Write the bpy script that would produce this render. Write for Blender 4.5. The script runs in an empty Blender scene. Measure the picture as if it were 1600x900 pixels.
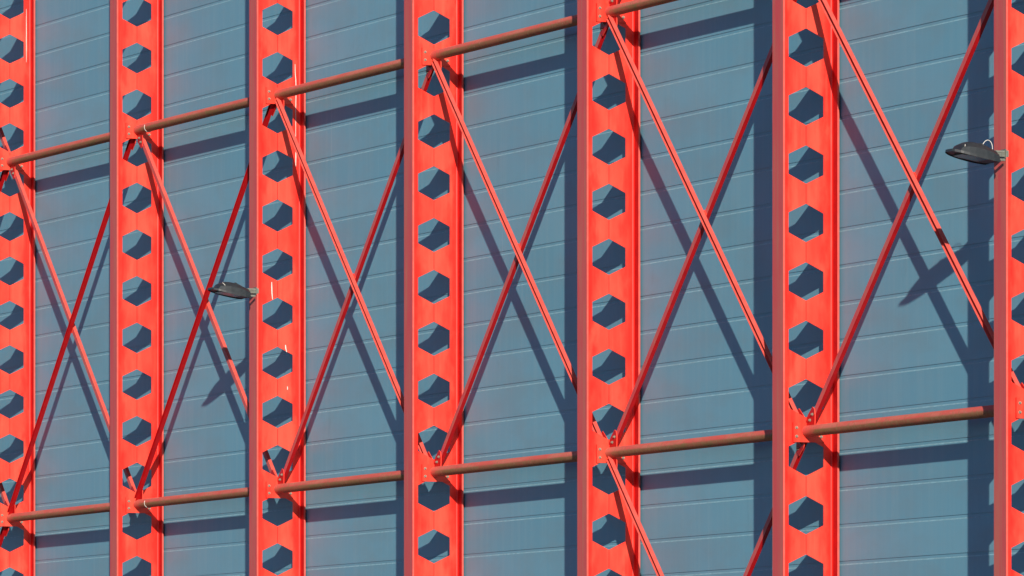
import bpy, math, random
from mathutils import Vector, Matrix

random.seed(7)
scene = bpy.context.scene
col = scene.collection

# ------------------------------------------------------------------ camera
GZ = 1.6                                   # eye height above the ground
cam_data = bpy.data.cameras.new('camera')
cam = bpy.data.objects.new('camera', cam_data)
col.objects.link(cam)
cam.location = (89.9464, -38.5867, GZ)
cam.rotation_euler = (math.radians(90), 0, math.radians(90) - 0.4129)
cam_data.sensor_width = 36
cam_data.lens = 10776.13 / 1600 * 36
cam_data.shift_y = (1238.354 - 450) / 1600
cam_data.clip_start = 1
cam_data.clip_end = 6000
scene.camera = cam

# ------------------------------------------------------------------ light
SUN = Vector((2.758, -1.0, 0.962)).normalized()      # towards the sun
world = bpy.data.worlds.new('World')
scene.world = world
world.use_nodes = True
wn = world.node_tree
bg = wn.nodes['Background']
sky = wn.nodes.new('ShaderNodeTexSky')
sky.sky_type = 'NISHITA'
sky.sun_disc = False
sky.sun_elevation = math.asin(SUN.z)
sky.sun_rotation = math.atan2(SUN.x, SUN.y)
sky.air_density = 1.0
sky.dust_density = 0.0
sky.ozone_density = 3.5
sky.altitude = 3000
wn.links.new(sky.outputs[0], bg.inputs[0])
bg.inputs[1].default_value = 0.092
sun_data = bpy.data.lights.new('sun', 'SUN')
sun_data.energy = 5.0
sun_data.angle = math.radians(0.5)
sun_data.color = (1.0, 0.93, 0.82)
sun = bpy.data.objects.new('sun', sun_data)
sun.rotation_euler = SUN.to_track_quat('Z', 'Y').to_euler()
sun.location = (60, -40, 40)
col.objects.link(sun)
scene.view_settings.view_transform = 'Standard'
scene.view_settings.look = 'None'
scene.view_settings.exposure = 0.2
scene.view_settings.gamma = 1.0

# ------------------------------------------------------------------ materials
def new_mat(name):
    m = bpy.data.materials.new(name)
    m.use_nodes = True
    return m, m.node_tree, m.node_tree.nodes['Principled BSDF']

class N:
    """small node helper"""
    def __init__(s, nt): s.nt = nt
    def pos(s): return s.nt.nodes.new('ShaderNodeNewGeometry').outputs['Position']
    def norm(s): return s.nt.nodes.new('ShaderNodeNewGeometry').outputs['Normal']
    def rnd(s): return s.nt.nodes.new('ShaderNodeObjectInfo').outputs['Random']
    def xyz(s, v):
        n = s.nt.nodes.new('ShaderNodeSeparateXYZ'); s.nt.links.new(v, n.inputs[0]); return n.outputs
    def mapping(s, v, scale, loc=(0, 0, 0)):
        n = s.nt.nodes.new('ShaderNodeMapping'); s.nt.links.new(v, n.inputs[0])
        n.inputs['Scale'].default_value = scale; n.inputs['Location'].default_value = loc
        return n.outputs[0]
    def noise(s, v, scale, detail=3, rough=0.55):
        n = s.nt.nodes.new('ShaderNodeTexNoise'); s.nt.links.new(v, n.inputs['Vector'])
        n.inputs['Scale'].default_value = scale; n.inputs['Detail'].default_value = detail
        n.inputs['Roughness'].default_value = rough
        return n.outputs['Fac']
    def ramp(s, v, a, b, va=0.0, vb=1.0):
        n = s.nt.nodes.new('ShaderNodeMapRange'); s.nt.links.new(v, n.inputs[0])
        n.interpolation_type = 'SMOOTHSTEP'
        n.inputs[1].default_value = a; n.inputs[2].default_value = b
        n.inputs[3].default_value = va; n.inputs[4].default_value = vb
        return n.outputs[0]
    def math(s, op, a, b=None):
        n = s.nt.nodes.new('ShaderNodeMath'); n.operation = op
        for i, q in enumerate((a, b)):
            if q is None: continue
            if isinstance(q, (int, float)): n.inputs[i].default_value = q
            else: s.nt.links.new(q, n.inputs[i])
        return n.outputs[0]
    def mix(s, f, a, b, blend='MIX'):
        n = s.nt.nodes.new('ShaderNodeMix'); n.data_type = 'RGBA'; n.blend_type = blend
        if isinstance(f, (int, float)): n.inputs[0].default_value = f
        else: s.nt.links.new(f, n.inputs[0])
        for i, q in ((6, a), (7, b)):
            if isinstance(q, tuple): n.inputs[i].default_value = (*q, 1)
            else: s.nt.links.new(q, n.inputs[i])
        return n.outputs[2]
    def bump(s, h, strength, dist, bsdf):
        n = s.nt.nodes.new('ShaderNodeBump'); s.nt.links.new(h, n.inputs['Height'])
        n.inputs['Strength'].default_value = strength; n.inputs['Distance'].default_value = dist
        s.nt.links.new(n.outputs[0], bsdf.inputs['Normal'])

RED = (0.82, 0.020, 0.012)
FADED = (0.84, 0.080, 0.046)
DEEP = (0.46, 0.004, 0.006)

def make_red():
    m, nt, b = new_mat('red_paint'); n = N(nt)
    p = n.pos(); x = n.xyz(p)
    # paint chalked along the middle of the web, washed in vertical runs
    mid = n.ramp(n.math('ADD', n.math('ABSOLUTE', n.math('ADD', x[1], 0.37)), n.math('MULTIPLY', n.math('SUBTRACT', n.noise(n.mapping(p, (1, 3, 1.2)), 2.2, 4), 0.5), 0.45)), 0.12, 0.34, 1.0, 0.0)
    blot = n.noise(n.mapping(p, (1, 1, 0.45)), 2.6, 4)
    run = n.noise(n.mapping(p, (14, 14, 0.7)), 1.0, 3)
    f = n.math('MULTIPLY', mid, n.ramp(blot, 0.3, 0.72, 0.35, 1.0))
    f = n.math('ADD', f, n.ramp(run, 0.45, 0.8, 0.0, 0.35))
    f = n.math('MINIMUM', f, 1.0)
    c = n.mix(f, RED, FADED)
    grime = n.ramp(n.noise(p, 9, 5, 0.65), 0.66, 0.80, 0.0, 0.30)
    c = n.mix(grime, c, (0.45, 0.05, 0.03))
    wash = n.ramp(n.noise(n.mapping(p, (9, 9, 0.35), (3, 1, 5)), 1.0, 5, 0.65), 0.58, 0.78, 0.0, 0.25)
    c = n.mix(wash, c, (0.60, 0.030, 0.022))
    scuff = n.ramp(n.noise(n.mapping(p, (5, 5, 3)), 4.0, 6, 0.75), 0.70, 0.77, 0.0, 0.30)
    c = n.mix(scuff, c, (0.80, 0.20, 0.14))
    nt.links.new(c, b.inputs['Base Color'])
    b.inputs['Roughness'].default_value = 0.38
    b.inputs['Specular IOR Level'].default_value = 0.32
    n.bump(n.noise(n.mapping(p, (1, 1, 0.5)), 3.0, 3), 0.25, 0.01, b)
    return m

def make_weathered():
    m, nt, b = new_mat('weathered_red_paint'); n = N(nt)
    p = n.pos()
    s1 = n.noise(n.mapping(p, (22, 1, 0.30)), 1.0, 4)
    s2 = n.noise(n.mapping(p, (5, 5, 0.8)), 1.3, 4)
    c = n.mix(n.ramp(s1, 0.30, 0.70), (0.66, 0.080, 0.085), (0.58, 0.150, 0.110))
    c = n.mix(n.ramp(s2, 0.35, 0.75, 0.0, 0.65), c, (0.68, 0.055, 0.075))
    c = n.mix(n.ramp(n.noise(p, 30, 4, 0.7), 0.55, 0.85, 0, 0.5), c, (0.48, 0.15, 0.11))
    nt.links.new(c, b.inputs['Base Color'])
    b.inputs['Roughness'].default_value = 0.6
    b.inputs['Specular IOR Level'].default_value = 0.3
    n.bump(n.noise(p, 60, 2), 0.10, 0.004, b)
    return m

def make_tube():
    m, nt, b = new_mat('grimy_red_tube_paint'); n = N(nt)
    p = n.pos(); x = n.xyz(p)
    blot = n.noise(n.mapping(p, (0.8, 3, 5)), 2.0, 5, 0.65)
    fine = n.noise(n.mapping(p, (2, 1, 1)), 16, 4, 0.7)
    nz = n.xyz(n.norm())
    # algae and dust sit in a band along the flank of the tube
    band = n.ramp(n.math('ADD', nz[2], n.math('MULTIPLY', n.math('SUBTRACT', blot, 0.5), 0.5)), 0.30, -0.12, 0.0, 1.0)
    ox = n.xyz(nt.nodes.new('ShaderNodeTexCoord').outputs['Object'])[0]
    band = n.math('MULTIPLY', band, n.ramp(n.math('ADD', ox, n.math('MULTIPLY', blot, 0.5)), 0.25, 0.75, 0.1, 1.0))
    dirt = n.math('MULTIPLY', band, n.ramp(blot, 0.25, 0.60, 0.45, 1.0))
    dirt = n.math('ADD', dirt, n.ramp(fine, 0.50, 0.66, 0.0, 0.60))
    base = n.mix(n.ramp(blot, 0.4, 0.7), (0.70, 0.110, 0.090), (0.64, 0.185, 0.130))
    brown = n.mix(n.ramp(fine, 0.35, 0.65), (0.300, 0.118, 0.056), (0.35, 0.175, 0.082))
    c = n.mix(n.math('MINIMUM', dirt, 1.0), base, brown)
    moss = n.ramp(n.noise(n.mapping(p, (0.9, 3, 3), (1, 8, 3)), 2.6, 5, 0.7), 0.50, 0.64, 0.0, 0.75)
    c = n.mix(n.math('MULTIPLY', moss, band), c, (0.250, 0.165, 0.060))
    peel = n.ramp(n.noise(n.mapping(p, (1.2, 2, 3), (7, 2, 1)), 7.0, 6, 0.75), 0.60, 0.70, 0.0, 0.55)
    c = n.mix(peel, c, (0.66, 0.30, 0.22))
    nt.links.new(c, b.inputs['Base Color'])
    b.inputs['Roughness'].default_value = 0.75
    b.inputs['Specular IOR Level'].default_value = 0.2
    n.bump(fine, 0.25, 0.004, b)
    return m

def make_panel():
    m, nt, b = new_mat('blue_grey_panel_coating'); n = N(nt)
    p = n.pos()
    r = n.rnd()
    base = n.mix(n.ramp(r, 0, 1), (0.130, 0.333, 0.438), (0.155, 0.362, 0.466))
    streak = n.noise(n.mapping(p, (9, 1, 0.25)), 1.0, 4, 0.6)
    c = n.mix(n.ramp(streak, 0.40, 0.72, 0.0, 0.40), base, (0.205, 0.380, 0.452))
    dust = n.noise(n.mapping(p, (0.7, 1, 1.6)), 1.1, 5, 0.6)
    c = n.mix(n.ramp(dust, 0.42, 0.68, 0.0, 0.55), c, (0.168, 0.305, 0.372))
    # thin pale runs
    thin = n.noise(n.mapping(p, (26, 1, 0.5)), 1.0, 2, 0.5)
    c = n.mix(n.ramp(thin, 0.67, 0.75, 0.0, 0.20), c, (0.36, 0.50, 0.54))
    smear = n.noise(n.mapping(p, (3.2, 1, 0.9), (4, 0, 9)), 1.0, 6, 0.7)
    c = n.mix(n.ramp(smear, 0.60, 0.72, 0.0, 0.30), c, (0.120, 0.255, 0.325))
    speck = n.noise(p, 60, 2, 0.5)
    c = n.mix(n.ramp(speck, 0.62, 0.80, 0.0, 0.25), c, (0.11, 0.24, 0.33))
    nt.links.new(c, b.inputs['Base Color'])
    b.inputs['Roughness'].default_value = 0.5
    b.inputs['Specular IOR Level'].default_value = 0.25
    n.bump(n.noise(n.mapping(p, (0.5, 1, 1.4)), 1.6, 2), 0.35, 0.006, b)
    return m

def plain(name, c, rough=0.5, metal=0.0, spec=0.5, noise=0.0, scale=20):
    m, nt, b = new_mat(name); n = N(nt)
    f = n.ramp(n.noise(n.pos(), scale, 4, 0.6), 0.3, 0.75)
    nt.links.new(n.mix(f, tuple(q * (1 - noise) for q in c), tuple(min(1, q * (1 + noise)) for q in c)), b.inputs['Base Color'])
    b.inputs['Roughness'].default_value = rough
    b.inputs['Metallic'].default_value = metal
    b.inputs['Specular IOR Level'].default_value = spec
    return m

M_RED = make_red()
M_OLD = make_weathered()
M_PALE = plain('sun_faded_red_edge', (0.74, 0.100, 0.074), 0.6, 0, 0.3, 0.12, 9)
M_DEEP = plain('deep_red_paint', DEEP, 0.5, 0, 0.3, 0.12, 7)  # darker red for inner flanges, rising braces, gussets, seams and plate edges
M_EDGE = plain('sunlit_panel_edge', (0.23, 0.42, 0.48), 0.6, 0, 0.2, 0.15, 12)  # lighter bevel tone: the sun catching the panel lip, put into the colour
M_TUBE = make_tube()
M_PANEL = make_panel()
M_CORE = plain('dark_joint_filler', (0.03, 0.035, 0.04), 0.8)
M_BOLT = plain('galvanised_steel', (0.30, 0.25, 0.19), 0.5, 0.2, 0.5, 0.2, 60)
M_LAMP = plain('dark_grey_lamp_casting', (0.024, 0.028, 0.032), 0.5, 0.0, 0.4, 0.2, 30)
M_LENS = plain('lamp_glass', (0.13, 0.11, 0.085), 0.25, 0.0, 0.35, 0.1, 10)
M_SPIGOT = plain('zinc_spigot', (0.20, 0.20, 0.165), 0.5, 0.35, 0.5, 0.2, 40)
M_WHITE = plain('white_streaks', (0.70, 0.65, 0.58), 0.7, 0, 0.2, 0.1, 30)
M_ASPH = plain('asphalt', (0.055, 0.054, 0.052), 0.9, 0, 0.3, 0.25, 6)
M_ROOF = plain('roof_sheet', (0.25, 0.28, 0.30), 0.6, 0, 0.3, 0.1, 2)

# ------------------------------------------------------------------ mesh helpers
class MB:
    def __init__(s): s.v = []; s.f = []; s.mi = []; s.sm = []
    def add(s, verts, faces, mat=0, smooth=False):
        o = len(s.v); s.v += [tuple(q) for q in verts]
        for f in faces:
            s.f.append([o + i for i in f]); s.mi.append(mat); s.sm.append(smooth)
    def box(s, a, b, mat=0):
        x0, y0, z0 = a; x1, y1, z1 = b
        s.add([(x0, y0, z0), (x1, y0, z0), (x1, y1, z0), (x0, y1, z0), (x0, y0, z1), (x1, y0, z1), (x1, y1, z1), (x0, y1, z1)],
              [(0, 3, 2, 1), (4, 5, 6, 7), (0, 1, 5, 4), (1, 2, 6, 5), (2, 3, 7, 6), (3, 0, 4, 7)], mat)
    def prism(s, poly, fn, a, b, mats=None, smooth=False, caps=True):
        """poly: closed 2D outline; fn(u, v, t) -> point; a, b: ends"""
        n = len(poly); vs = [fn(u, v, a) for u, v in poly] + [fn(u, v, b) for u, v in poly]
        for i in range(n):
            j = (i + 1) % n
            s.add([vs[i], vs[j], vs[n + j], vs[n + i]], [(0, 1, 2, 3)], mats[i] if mats else 0, smooth)
        if caps:
            s.add(vs[:n], [tuple(range(n))[::-1]], 0); s.add(vs[n:], [tuple(range(n))], 0)
    def tube(s, p, q, r, n=20, mat=0, smooth=True):
        p = Vector(p); q = Vector(q); d = (q - p).normalized()
        u = d.orthogonal().normalized(); w = d.cross(u)
        A = [p + (u * math.cos(2 * math.pi * i / n) + w * math.sin(2 * math.pi * i / n)) * r for i in range(n)]
        B = [x + (q - p) for x in A]
        s.add(A + B, [(i, (i + 1) % n, n + (i + 1) % n, n + i) for i in range(n)], mat, smooth)
        s.add(A, [tuple(range(n))[::-1]], mat); s.add(B, [tuple(range(n))], mat)
    def path(s, pts, r, n=6, mat=0):
        pts = [Vector(q) for q in pts]; rings = []
        u = None
        for i, q in enumerate(pts):
            d = (pts[min(i + 1, len(pts) - 1)] - pts[max(i - 1, 0)]).normalized()
            u = d.orthogonal().normalized() if u is None else (u - d * u.dot(d)).normalized()
            w = d.cross(u)
            rings += [q + (u * math.cos(2 * math.pi * k / n) + w * math.sin(2 * math.pi * k / n)) * r for k in range(n)]
        fs = [(i * n + k, i * n + (k + 1) % n, (i + 1) * n + (k + 1) % n, (i + 1) * n + k) for i in range(len(pts) - 1) for k in range(n)]
        s.add(rings, fs, mat, True)
    def mesh(s, name, mats):
        import bmesh
        me = bpy.data.meshes.new(name)
        me.from_pydata(s.v, [], s.f)
        for m in mats: me.materials.append(m)
        for pl, mi, sm in zip(me.polygons, s.mi, s.sm):
            pl.material_index = mi; pl.use_smooth = sm
        bm = bmesh.new(); bm.from_mesh(me)
        bmesh.ops.remove_doubles(bm, verts=bm.verts, dist=1e-5)
        bmesh.ops.recalc_face_normals(bm, faces=bm.faces)
        for e in bm.edges:
            if len(e.link_faces) == 2 and e.calc_face_angle(0) > 0.7: e.smooth = False
        bm.to_mesh(me); bm.free()
        return me

def obj(name, me, parent=None, loc=(0, 0, 0)):
    o = bpy.data.objects.new(name, me)
    col.objects.link(o); o.location = loc
    if parent is not None: o.parent = parent
    return o

def thing(name, loc, label, cat, group=None):
    o = bpy.data.objects.new(name, None)
    col.objects.link(o); o.location = loc; o.empty_display_size = 0.3
    o['label'] = label; o['category'] = cat
    if group: o['group'] = group
    return o

# ------------------------------------------------------------------ setting
BAY = 5.9864
COLS = list(range(0, 9))                    # 1..7 are in the picture
def cx(k): return BAY * (k - 4)

mb = MB(); mb.add([(-3000, -3000, 0), (3000, -3000, 0), (3000, 3000, 0), (-3000, 3000, 0)], [(0, 1, 2, 3)])
g = obj('ground', mb.mesh('ground', [M_ASPH])); g['kind'] = 'structure'

# ------------------------------------------------------------------ the clad wall
GAP = 0.024
PITCH_Z = 0.4663
Z_JOINT = 10.836 + GZ                       # one joint line; the others follow the pitch
wall = thing('panel_wall', (0, GAP, 0), 'long blue grey wall of horizontal metal panels behind the red columns', 'wall')

def panel_mesh(name, length):
    t = 0.06; rc = 0.0065
    # (y, z): outline of the panel, z = 0 at its upper joint line; y grows into the wall
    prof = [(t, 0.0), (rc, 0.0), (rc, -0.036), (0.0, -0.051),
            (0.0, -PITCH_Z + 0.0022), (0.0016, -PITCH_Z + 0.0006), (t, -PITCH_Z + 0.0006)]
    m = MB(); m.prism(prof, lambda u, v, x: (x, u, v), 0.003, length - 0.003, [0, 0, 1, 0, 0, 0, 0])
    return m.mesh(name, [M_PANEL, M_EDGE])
bay_panel = panel_mesh('panel', BAY)
XL, XR = cx(0) - BAY, cx(8) + BAY
long_panel = panel_mesh('panel_long', XR - XL)
jmax = math.floor((17.0 + GZ - Z_JOINT) / PITCH_Z)
j = jmax
while True:
    z = Z_JOINT + j * PITCH_Z
    if z - PITCH_Z < 0: break
    if 2.3 + GZ < z < 14.0 + GZ:
        for b in range(-1, 9):
            obj('panel', bay_panel, wall, (cx(b), 0, z))
    else:
        obj('panel', long_panel, wall, (XL, 0, z))
    j -= 1
z_low = z; z_top = Z_JOINT + jmax * PITCH_Z
mb = MB(); mb.box((XL, 0.0605, 0.0), (XR, 24, z_top - 0.05)); obj('wall_core', mb.mesh('wall_core', [M_CORE]), wall)
mb = MB(); mb.box((XL, 0.005, 0.0), (XR, 0.058, z_low - 0.004)); obj('plinth', mb.mesh('plinth', [M_CORE]), wall)
mb = MB(); mb.box((XL - 0.05, -0.06, z_top + 0.003), (XR + 0.05, 24.05, z_top + 0.12)); obj('parapet_cap', mb.mesh('parapet_cap', [M_ROOF]), wall)

# ------------------------------------------------------------------ castellated columns
DEP, HEXW, FW, TF, TW = 0.7846, 0.4914, 0.3151, 0.026, 0.013
PZ = 0.735
HC = 7.4071 - 0.243 + GZ                    # centre height of one hexagon
APEX, SIDE = 0.243, 0.1255
YC = -DEP / 2
C_TOP = 17.2 + GZ
RF = 0.024                                  # root fillet

def column_meshes():
    nlo = math.floor((HC - 0.35) / PZ); nhi = math.floor((C_TOP - HC - 0.35) / PZ)
    yl, yr = -DEP + TF + RF, -TF - RF
    hl, hr = YC - HEXW / 2, YC + HEXW / 2
    w = MB(); h = TW / 2
    def skin(poly):
        for sx in (-h, h):
            w.add([(sx, y, z) for y, z in poly], [tuple(range(len(poly)))])
    z_prev = None
    for n in range(-nlo, nhi + 1):
        c = HC + n * PZ; zb, zt = c - PZ / 2, c + PZ / 2
        skin([(yl, zb), (hl, c - SIDE), (hl, c + SIDE), (yl, zt)])
        skin([(yr, zb), (hr, c - SIDE), (hr, c + SIDE), (yr, zt)])
        skin([(yl, zt), (hl, c + SIDE), (YC, c + APEX), (YC, zt)])
        skin([(yr, zt), (hr, c + SIDE), (YC, c + APEX), (YC, zt)])
        skin([(yl, zb), (hl, c - SIDE), (YC, c - APEX), (YC, zb)])
        skin([(yr, zb), (hr, c - SIDE), (YC, c - APEX), (YC, zb)])
        ring = [(hl, c - SIDE), (hl, c + SIDE), (YC, c + APEX), (hr, c + SIDE), (hr, c - SIDE), (YC, c - APEX)]
        for i in range(6):
            a, b = ring[i], ring[(i + 1) % 6]
            w.add([(-h, *a), (h, *a), (h, *b), (-h, *b)], [(0, 1, 2, 3)])
    z0 = HC - nlo * PZ - PZ / 2; z1 = HC + nhi * PZ + PZ / 2
    for a, b in ((0.0, z0), (z1, C_TOP)):
        skin([(yl, a), (yr, a), (yr, b), (yl, b)])
    # root fillets between web and flanges
    for sx in (-1, 1):
        for yw, yf, d in ((yl, -DEP + TF, -1), (yr, -TF, 1)):
            arc = [(sx * (h + RF * (1 - math.cos(t))), yw + d * RF * math.sin(t)) for t in [math.pi / 2 * i / 5 for i in range(6)]]
            for (xa, ya), (xb, yb) in zip(arc, arc[1:]):
                w.add([(xa, ya, 0), (xb, yb, 0), (xb, yb, C_TOP), (xa, ya, C_TOP)], [(0, 1, 2, 3)], 0, True)
    web = w.mesh('web', [M_RED])
    s = MB()
    for n in range(-nlo, nhi):
        c = HC + n * PZ
        a, b = c + APEX + 0.004, c + PZ - APEX - 0.004
        for sx in (-1, 1):
            x0 = sx * h
            s.add([(x0, YC - 0.004, a), (x0 + sx * 0.004, YC, a), (x0, YC + 0.004, a),
                   (x0, YC - 0.004, b), (x0 + sx * 0.004, YC, b), (x0, YC + 0.004, b)],
                  [(0, 1, 4, 3), (1, 2, 5, 4), (0, 2, 1), (3, 4, 5)])
    seam = s.mesh('weld_seam', [M_DEEP])
    c_ = 0.003
    def flange(ya, yb, front_mat):
        m = MB()
        hw = FW / 2
        prof = [(-hw + c_, ya), (hw - c_, ya), (hw, ya + c_), (hw, yb - c_), (hw - c_, yb), (-hw + c_, yb), (-hw, yb - c_), (-hw, ya + c_)]
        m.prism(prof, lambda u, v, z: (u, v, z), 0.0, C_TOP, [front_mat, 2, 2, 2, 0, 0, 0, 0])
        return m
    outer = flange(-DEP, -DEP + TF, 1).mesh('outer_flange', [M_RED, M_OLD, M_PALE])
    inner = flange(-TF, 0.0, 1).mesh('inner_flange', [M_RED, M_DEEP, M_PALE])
    return web, seam, outer, inner

WEB, SEAM, OUTER, INNER = column_meshes()
mb = MB(); mb.box((-0.26, -DEP - 0.1, 0.0), (0.26, 0.02, 0.03)); BASE = mb.mesh('base_plate', [M_RED])
mb = MB(); mb.box((-FW / 2, -DEP, C_TOP + 0.001), (FW / 2, 0.0, C_TOP + 0.02)); CAPP = mb.mesh('cap_plate', [M_RED])
c_labels = {
    0: 'red castellated steel column standing just beyond the left edge of the picture',
    1: 'leftmost red castellated steel column, cut by the left edge, with a long white streak',
    2: 'second red castellated steel column from the left, without any lamp',
    3: 'third red castellated column from the left, with the smaller dark lamp and white streaks',
    4: 'fourth red castellated steel column from the left, left of the middle of the picture',
    5: 'fifth red castellated column from the left, with braces starting both above and below its lower tube',
    6: 'sixth red castellated steel column from the left, second from the right edge',
    7: 'rightmost red castellated steel column, cut by the right edge, carrying the larger lamp',
    8: 'red castellated steel column standing just beyond the right edge of the picture'}
columns = {}
for k in COLS:
    t = thing('castellated_column', (cx(k), 0, 0), c_labels[k], 'column', 'castellated columns along the wall')
    wb = obj('web', WEB, t); obj('weld_seam', SEAM, wb)
    obj('outer_flange', OUTER, t); obj('inner_flange', INNER, t)
    obj('base_plate', BASE, t); obj('cap_plate', CAPP, t)
    columns[k] = t

# ------------------------------------------------------------------ tube struts, gussets, bolts
ZL, ZU = 4.5421 + GZ, 10.4374 + GZ
DZ = ZU - ZL
YP = -0.392
RT = 0.0726
PT = 0.024                                  # end plate thickness
FACE = TW / 2
GT = 0.012                                  # gusset thickness

mb = MB(); 
hexp = [(0.017 * math.cos(math.pi / 3 * i), 0.017 * math.sin(math.pi / 3 * i)) for i in range(6)]
mb.prism(hexp, lambda u, v, t: (t, u, v), 0.004, 0.018)
mb.tube((0, 0, 0), (0.004, 0, 0), 0.021, 14); mb.tube((0.018, 0, 0), (0.027, 0, 0), 0.010, 10)
BOLT_X = mb.mesh('bolt', [M_BOLT])          # points along +x
mb = MB()
mb.prism(hexp, lambda u, v, t: (u, t, v), -0.018, -0.004)
mb.tube((0, -0.004, 0), (0, 0, 0), 0.021, 14); mb.tube((0, -0.027, 0), (0, -0.018, 0), 0.010, 10)
BOLT_Y = mb.mesh('bolt_out', [M_BOLT])      # points along -y

L0 = FACE + PT; L1 = BAY - FACE - PT
mb = MB(); mb.tube((L0, 0, 0), (L1, 0, 0), RT, 32); TUBE = mb.mesh('tube', [M_TUBE])
PC = 0.027                                  # plate centre offset towards the wall
def plate_mesh(x0, x1):
    m = MB(); c = 0.003
    prof = [(PC - 0.218, -0.137), (PC + 0.218, -0.137), (PC + 0.218, 0.107), (PC - 0.218, 0.107)]
    m.prism(prof, lambda u, v, x: (x, u, v), x0, x1, [1, 1, 1, 1])  # deeper red on the edges paints in their weaker light
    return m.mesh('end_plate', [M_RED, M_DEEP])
PLATE_L = plate_mesh(FACE + 0.0005, FACE + PT); PLATE_R = plate_mesh(BAY - FACE - PT, BAY - FACE - 0.0005)
def gusset_mesh(side, up):
    m = MB()
    poly = [(L0 + 0.0005, 0.0), (0.255, 0.0), (0.265, 0.19), (0.245, 0.27), (0.195, 0.30), (0.06, 0.20), (L0 + 0.0005, 0.13)]
    sz = 1 if up else -1
    f = (lambda u, v, y: (u, y, sz * v)) if side == 'l' else (lambda u, v, y: (BAY - u, y, sz * v))
    m.prism(poly, f, GT / 2, -GT / 2)
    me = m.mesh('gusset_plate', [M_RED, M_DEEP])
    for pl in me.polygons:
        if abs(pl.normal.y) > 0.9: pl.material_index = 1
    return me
GUS = {(s_, u_): gusset_mesh(s_, u_) for s_ in 'lr' for u_ in (True, False)}
mb = MB()
ring = [(0.0, (RT + 0.003) * math.cos(a), (RT + 0.003) * math.sin(a)) for a in [math.pi * (-1.15 + 0.08 * i) for i in range(14)]]
mb.path(ring, 0.0045, 6); RING = mb.mesh('white_tape', [M_WHITE])

ordinal = ['', 'leftmost and second', 'second and third', 'third and fourth', 'fourth and fifth', 'fifth and sixth', 'sixth and rightmost']
def bay_words(k):
    if k == 0: return 'left of the leftmost column'
    if k == 7: return 'right of the rightmost column'
    return 'between the %s columns' % ordinal[k]
FULL = (0, 5)                               # bays braced at every level
def strut(k, z, word, ups):
    t = thing('tube_strut', (cx(k), YP, z), 'grimy red horizontal tube of the %s row %s' % (word, bay_words(k)), 'strut', 'horizontal tubes between the columns')
    obj('tube', TUBE, t)
    for side, me, xb, sx in (('l', PLATE_L, FACE + PT, 1), ('r', PLATE_R, BAY - FACE - PT, -1)):
        p = obj('end_plate', me, t)
        for dy in (-0.172, 0.172):
            for dz in (-0.066, 0.044):
                b = obj('bolt', BOLT_X, p, (xb, PC + dy, dz))
                b.rotation_euler = (random.uniform(0, 1), 0, 0)
                if sx < 0: b.scale.x = -1
        for up in ups:
            gp = obj('gusset_plate', GUS[side, up], t)
            for d in (0.135, 0.205):
                xx = d if side == 'l' else BAY - d
                bo = obj('bolt', BOLT_Y, gp, (xx, -GT / 2, d if up else -d))
    return t
for k in range(0, 8):
    strut(k, ZU, 'upper', (False, True) if k in FULL else (False,))
    strut(k, ZL, 'lower', (True, False) if k in FULL else (True,))
    # the top and base levels only matter out of the picture, where the full-height bracing ends
for k in FULL:
    strut(k, ZU + DZ, 'topmost', (False,))

# ------------------------------------------------------------------ diagonal braces (channels)
CHW, CHF, CHT = 0.078, 0.058, 0.0075
def brace(k, zlow, rising, front, label):
    zhigh = zlow + DZ
    a = Vector((0, 0, zlow)) if rising else Vector((0, 0, zhigh))
    b = Vector((BAY, 0, zhigh)) if rising else Vector((BAY, 0, zlow))
    d = (b - a).normalized()
    n = Vector((d.z, 0, -d.x)) if rising else Vector((-d.z, 0, d.x))   # to the sunny right side
    if n.x < 0: n = -n
    s = -1 if front else 1                                              # flanges point out of / into the wall
    y0 = s * GT / 2 + s * 0.0008
    start, end = 0.115, (b - a).length - 0.115
    h = CHW / 2; e = 0.0018
    prof = [(-h, 0), (h, 0), (h, CHF - e), (h - e, CHF), (h - CHT + e, CHF), (h - CHT, CHF - e), (h - CHT, CHT), (-h + CHT, CHT),
            (-h + CHT, CHF - e), (-h + CHT - e, CHF), (-h + e, CHF), (-h, CHF - e)]
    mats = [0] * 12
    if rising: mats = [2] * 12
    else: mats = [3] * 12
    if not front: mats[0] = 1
    t = thing('diagonal_brace', (cx(k), YP, 0), label, 'brace', 'diagonal braces between the columns')
    m = MB()
    def fn(u, v, q):
        p = a + d * q + n * u
        return (p.x, y0 + s * v, p.z)
    m.prism(prof, fn, start, end, mats)
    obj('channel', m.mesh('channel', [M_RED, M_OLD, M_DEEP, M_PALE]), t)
    if front:
        q = (a + b) / 2
        m = MB()
        m.prism([(-0.05, -0.05), (0.05, -0.05), (0.05, 0.05), (-0.05, 0.05)],
                lambda u, v, y: (q.x + d.x * u + n.x * v, y, q.z + d.z * u + n.z * v), -GT / 2 + 0.0002, GT / 2 - 0.0002)
        obj('spacer_plate', m.mesh('spacer_plate', [M_RED]), t)
    return t
tier_words = {0: 'middle tier', 1: 'upper tier', -1: 'lower tier'}
for k in range(0, 8):
    tiers = (-1, 0, 1) if k in FULL else (0,)
    for tier in tiers:
        zl = ZL + tier * DZ
        fall_front = k >= 3
        if tier == -1: zl_eff = zl
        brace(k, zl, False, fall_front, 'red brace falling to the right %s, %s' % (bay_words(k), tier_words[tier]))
        brace(k, zl, True, not fall_front, 'red brace rising to the right %s, %s' % (bay_words(k), tier_words[tier]))

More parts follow.
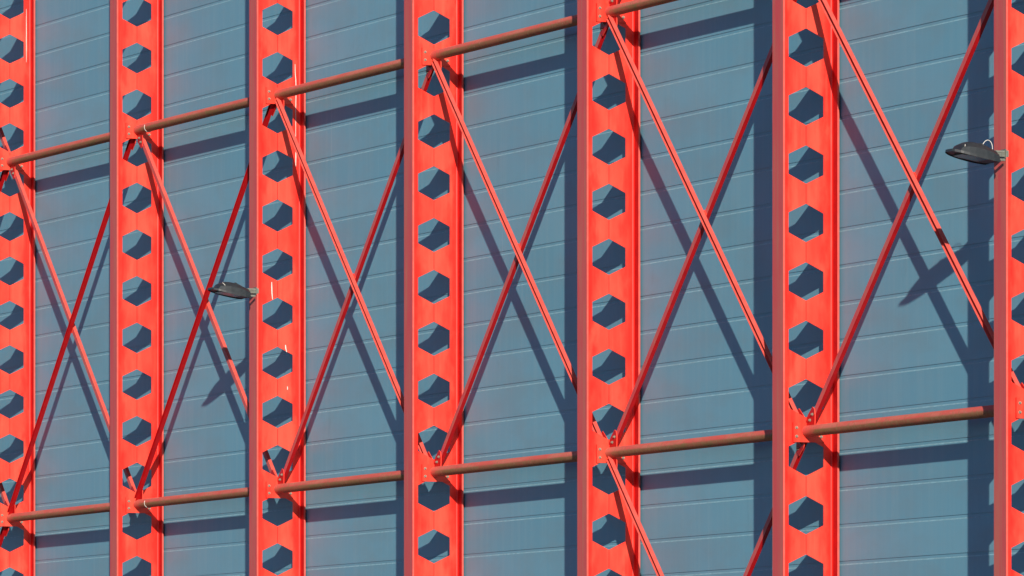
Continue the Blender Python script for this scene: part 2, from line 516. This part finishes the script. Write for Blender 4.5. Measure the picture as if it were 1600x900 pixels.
# ------------------------------------------------------------------ lamps
def lamp(k, zc, label, wires):
    X0 = FW / 2 - 0.045
    t = thing('flood_lamp', (cx(k) + X0, -DEP, zc), label, 'lamp', 'lamps on the columns')
    # local: -y points away from the wall; tilt of the head
    tilt = math.radians(9.0)
    R = Matrix.Rotation(-tilt, 4, 'X')
    hinge = Vector((0, -0.178, -0.012))
    def P(x, o, z):                                    # head space: o outwards from the hinge
        return tuple(hinge + R @ Vector((x, -0.94 * o, z)))
    stations = [  # o, half width, bottom, top
        (-0.060, 0.120, -0.086, 0.006), (-0.045, 0.190, -0.100, 0.014), (0.05, 0.212, -0.104, 0.056), (0.15, 0.215, -0.104, 0.084),
        (0.30, 0.208, -0.100, 0.088), (0.39, 0.196, -0.095, 0.074), (0.470, 0.178, -0.088, 0.030),
        (0.505, 0.166, -0.085, -0.046), (0.570, 0.120, -0.078, -0.050), (0.590, 0.085, -0.075, -0.054)]
    m = MB(); rings = []
    for o, w, zb, zt in stations:
        rim = zb + 0.028
        h2 = max(zt - rim, 0.003)
        prof = [(-1.0, zb), (-1.0, rim), (-0.90, rim + 0.001), (-0.80, rim + h2 * 0.55), (-0.58, rim + h2 * 0.88), (-0.25, rim + h2),
                (0.25, rim + h2), (0.58, rim + h2 * 0.88), (0.80, rim + h2 * 0.55), (0.90, rim + 0.001), (1.0, rim), (1.0, zb)]
        rings.append([P(u * w, o, z) for u, z in prof])
    nr = len(rings[0]); vs = [v for r in rings for v in r]
    fs = [(i * nr + q, i * nr + (q + 1) % nr, (i + 1) * nr + (q + 1) % nr, (i + 1) * nr + q) for i in range(len(rings) - 1) for q in range(nr)]
    # leave the underside between the rims open: it is closed by the recessed deck below
    m.add(vs, [f for f in fs if (f[0] % nr) != nr - 1], 0, False)
    m.add(rings[0], [tuple(range(nr))]); m.add(rings[-1], [tuple(range(nr))])
    body = obj('housing', m.mesh('housing', [M_LAMP]), t)
    m = MB()
    lo = [P(-w * 0.995, o, zb + 0.014) for o, w, zb, zt in stations]; hi = [P(w * 0.995, o, zb + 0.014) for o, w, zb, zt in stations]
    n = len(lo)
    m.add(lo + hi, [(i, i + 1, n + i + 1, n + i) for i in range(n - 1)])
    obj('underside_deck', m.mesh('underside_deck', [M_LAMP]), t)
    m = MB()
    m.prism([(-0.15, 0.10), (0.15, 0.10), (0.15, 0.39), (0.11, 0.46), (-0.11, 0.46), (-0.15, 0.39)],
            lambda u, v, z: P(u, v, z), -0.0920, -0.0700)
    obj('lens', m.mesh('lens', [M_LENS]), t)
    m = MB()
    for i in range(5):                                  # cooling fins on the back
        xx = -0.06 + 0.03 * i
        m.add([P(xx - 0.004, -0.02, 0.02), P(xx + 0.004, -0.02, 0.02), P(xx + 0.004, 0.20, 0.100), P(xx - 0.004, 0.20, 0.100),
               P(xx - 0.004, -0.02, 0.0), P(xx + 0.004, -0.02, 0.0), P(xx + 0.004, 0.20, 0.06), P(xx - 0.004, 0.20, 0.06)],
              [(0, 1, 2, 3), (4, 7, 6, 5), (0, 4, 5, 1), (1, 5, 6, 2), (2, 6, 7, 3), (3, 7, 4, 0)])
    obj('cooling_fins', m.mesh('cooling_fins', [M_LAMP]), t)
    m = MB(); m.tube((-0.085, hinge.y, hinge.z), (0.085, hinge.y, hinge.z), 0.042, 20)
    obj('hinge', m.mesh('hinge', [M_LAMP]), t)
    m = MB()
    m.prism([(-0.034, -0.036), (0.034, -0.036), (0.036, -0.012), (0.030, -0.006), (0.030, 0.006), (0.036, 0.012), (0.034, 0.036), (-0.034, 0.036)],
            lambda u, v, y: (u, y, v), -0.160, -0.012)
    obj('spigot', m.mesh('spigot', [M_SPIGOT]), t)
    m = MB(); m.box((-0.075, -0.0115, -0.055), (0.048, -0.0005, 0.055)); m.box((0.048, -0.0115, -0.038), (0.054, 0.028, 0.038))
    obj('bracket', m.mesh('bracket', [M_SPIGOT]), t)
    m = MB(); m.box((0.060, -0.165, -0.092), (0.105, -0.045, -0.066))
    obj('latch', m.mesh('latch', [M_SPIGOT]), t)
    for w in wires:
        m = MB(); m.path([P(*q) for q in w], 0.0042, 6)
        obj('white_wire', m.mesh('white_wire', [M_WHITE]), t)
    return t

def loop(o0, o1, zc, r, x):
    return [(x, o0 + (o1 - o0) * (0.5 - 0.5 * math.cos(math.pi * i / 16)), zc + r * math.sin(math.pi * i / 16)) for i in range(17)]
LZ = 7.49 + GZ
lamp(3, LZ - 0.005, 'smaller dark grey lamp head on the third column, aimed away from the wall', [[(0.150, 0.400, 0.012), (0.138, 0.425, 0.034), (0.120, 0.440, 0.046)]])
lamp(7, LZ + 0.01, 'larger dark grey lamp head on the rightmost column, with a white wire loop on top', [loop(0.00, 0.15, 0.040, 0.115, 0.02), [(0.152, 0.455, 0.000), (0.146, 0.452, 0.012), (0.138, 0.448, 0.024)]])

# ------------------------------------------------------------------ small marks: white streaks on webs, tape on tubes
def streak(k, pts, w):
    """pts: (y, z) on the sunny face of the web; a tapering ribbon a hair proud of the paint"""
    m = MB(); n = len(pts); vs = []
    x = FACE + 0.0035
    for i, (y, z) in enumerate(pts):
        q = w * (0.35 + 0.65 * math.sin(math.pi * min(1, max(0.05, (i + 0.5) / n))))
        vs += [(x, y - q / 2, z), (x, y + q / 2, z)]
    m.add(vs, [(2 * i, 2 * i + 1, 2 * i + 3, 2 * i + 2) for i in range(n - 1)])
    m.add([(FACE - 0.001, y, z) for _, y, z in vs], [(2 * i, 2 * i + 1, 2 * i + 3, 2 * i + 2) for i in range(n - 1)])
    obj('white_streak', m.mesh('white_streak', [M_WHITE]), columns[k])
def wob(y, z0, z1, n, a=0.003):
    return [(y + random.uniform(-a, a), z0 + (z1 - z0) * i / (n - 1) + GZ) for i in range(n)]
streak(1, wob(-0.104, 12.98, 12.10, 14, 0.001), 0.011)
streak(3, [(-0.112, 10.91 + GZ), (-0.109, 10.78 + GZ), (-0.100, 10.68 + GZ), (-0.096, 10.50 + GZ), (-0.102, 10.2 + GZ), (-0.101, 9.80 + GZ)], 0.013)
streak(3, [(-0.100, 9.66 + GZ), (-0.099, 9.52 + GZ), (-0.101, 9.38 + GZ)], 0.015)
streak(3, [(-0.488, 7.635 + GZ), (-0.487, 7.56 + GZ), (-0.484, 7.47 + GZ), (-0.474, 7.375 + GZ)], 0.018)
streak(3, [(-0.266, 6.70 + GZ), (-0.262, 6.65 + GZ), (-0.246, 6.595 + GZ)], 0.018)
streak(3, [(-0.236, 6.08 + GZ), (-0.233, 6.05 + GZ), (-0.234, 6.03 + GZ)], 0.014)
for o in [o for o in col.objects if o.name.startswith('tube_strut') and abs(o.location.x - cx(2)) < 0.01 and o.location.z < ZU + 1]:
    obj('white_tape', RING, o, (0.535, 0, 0))
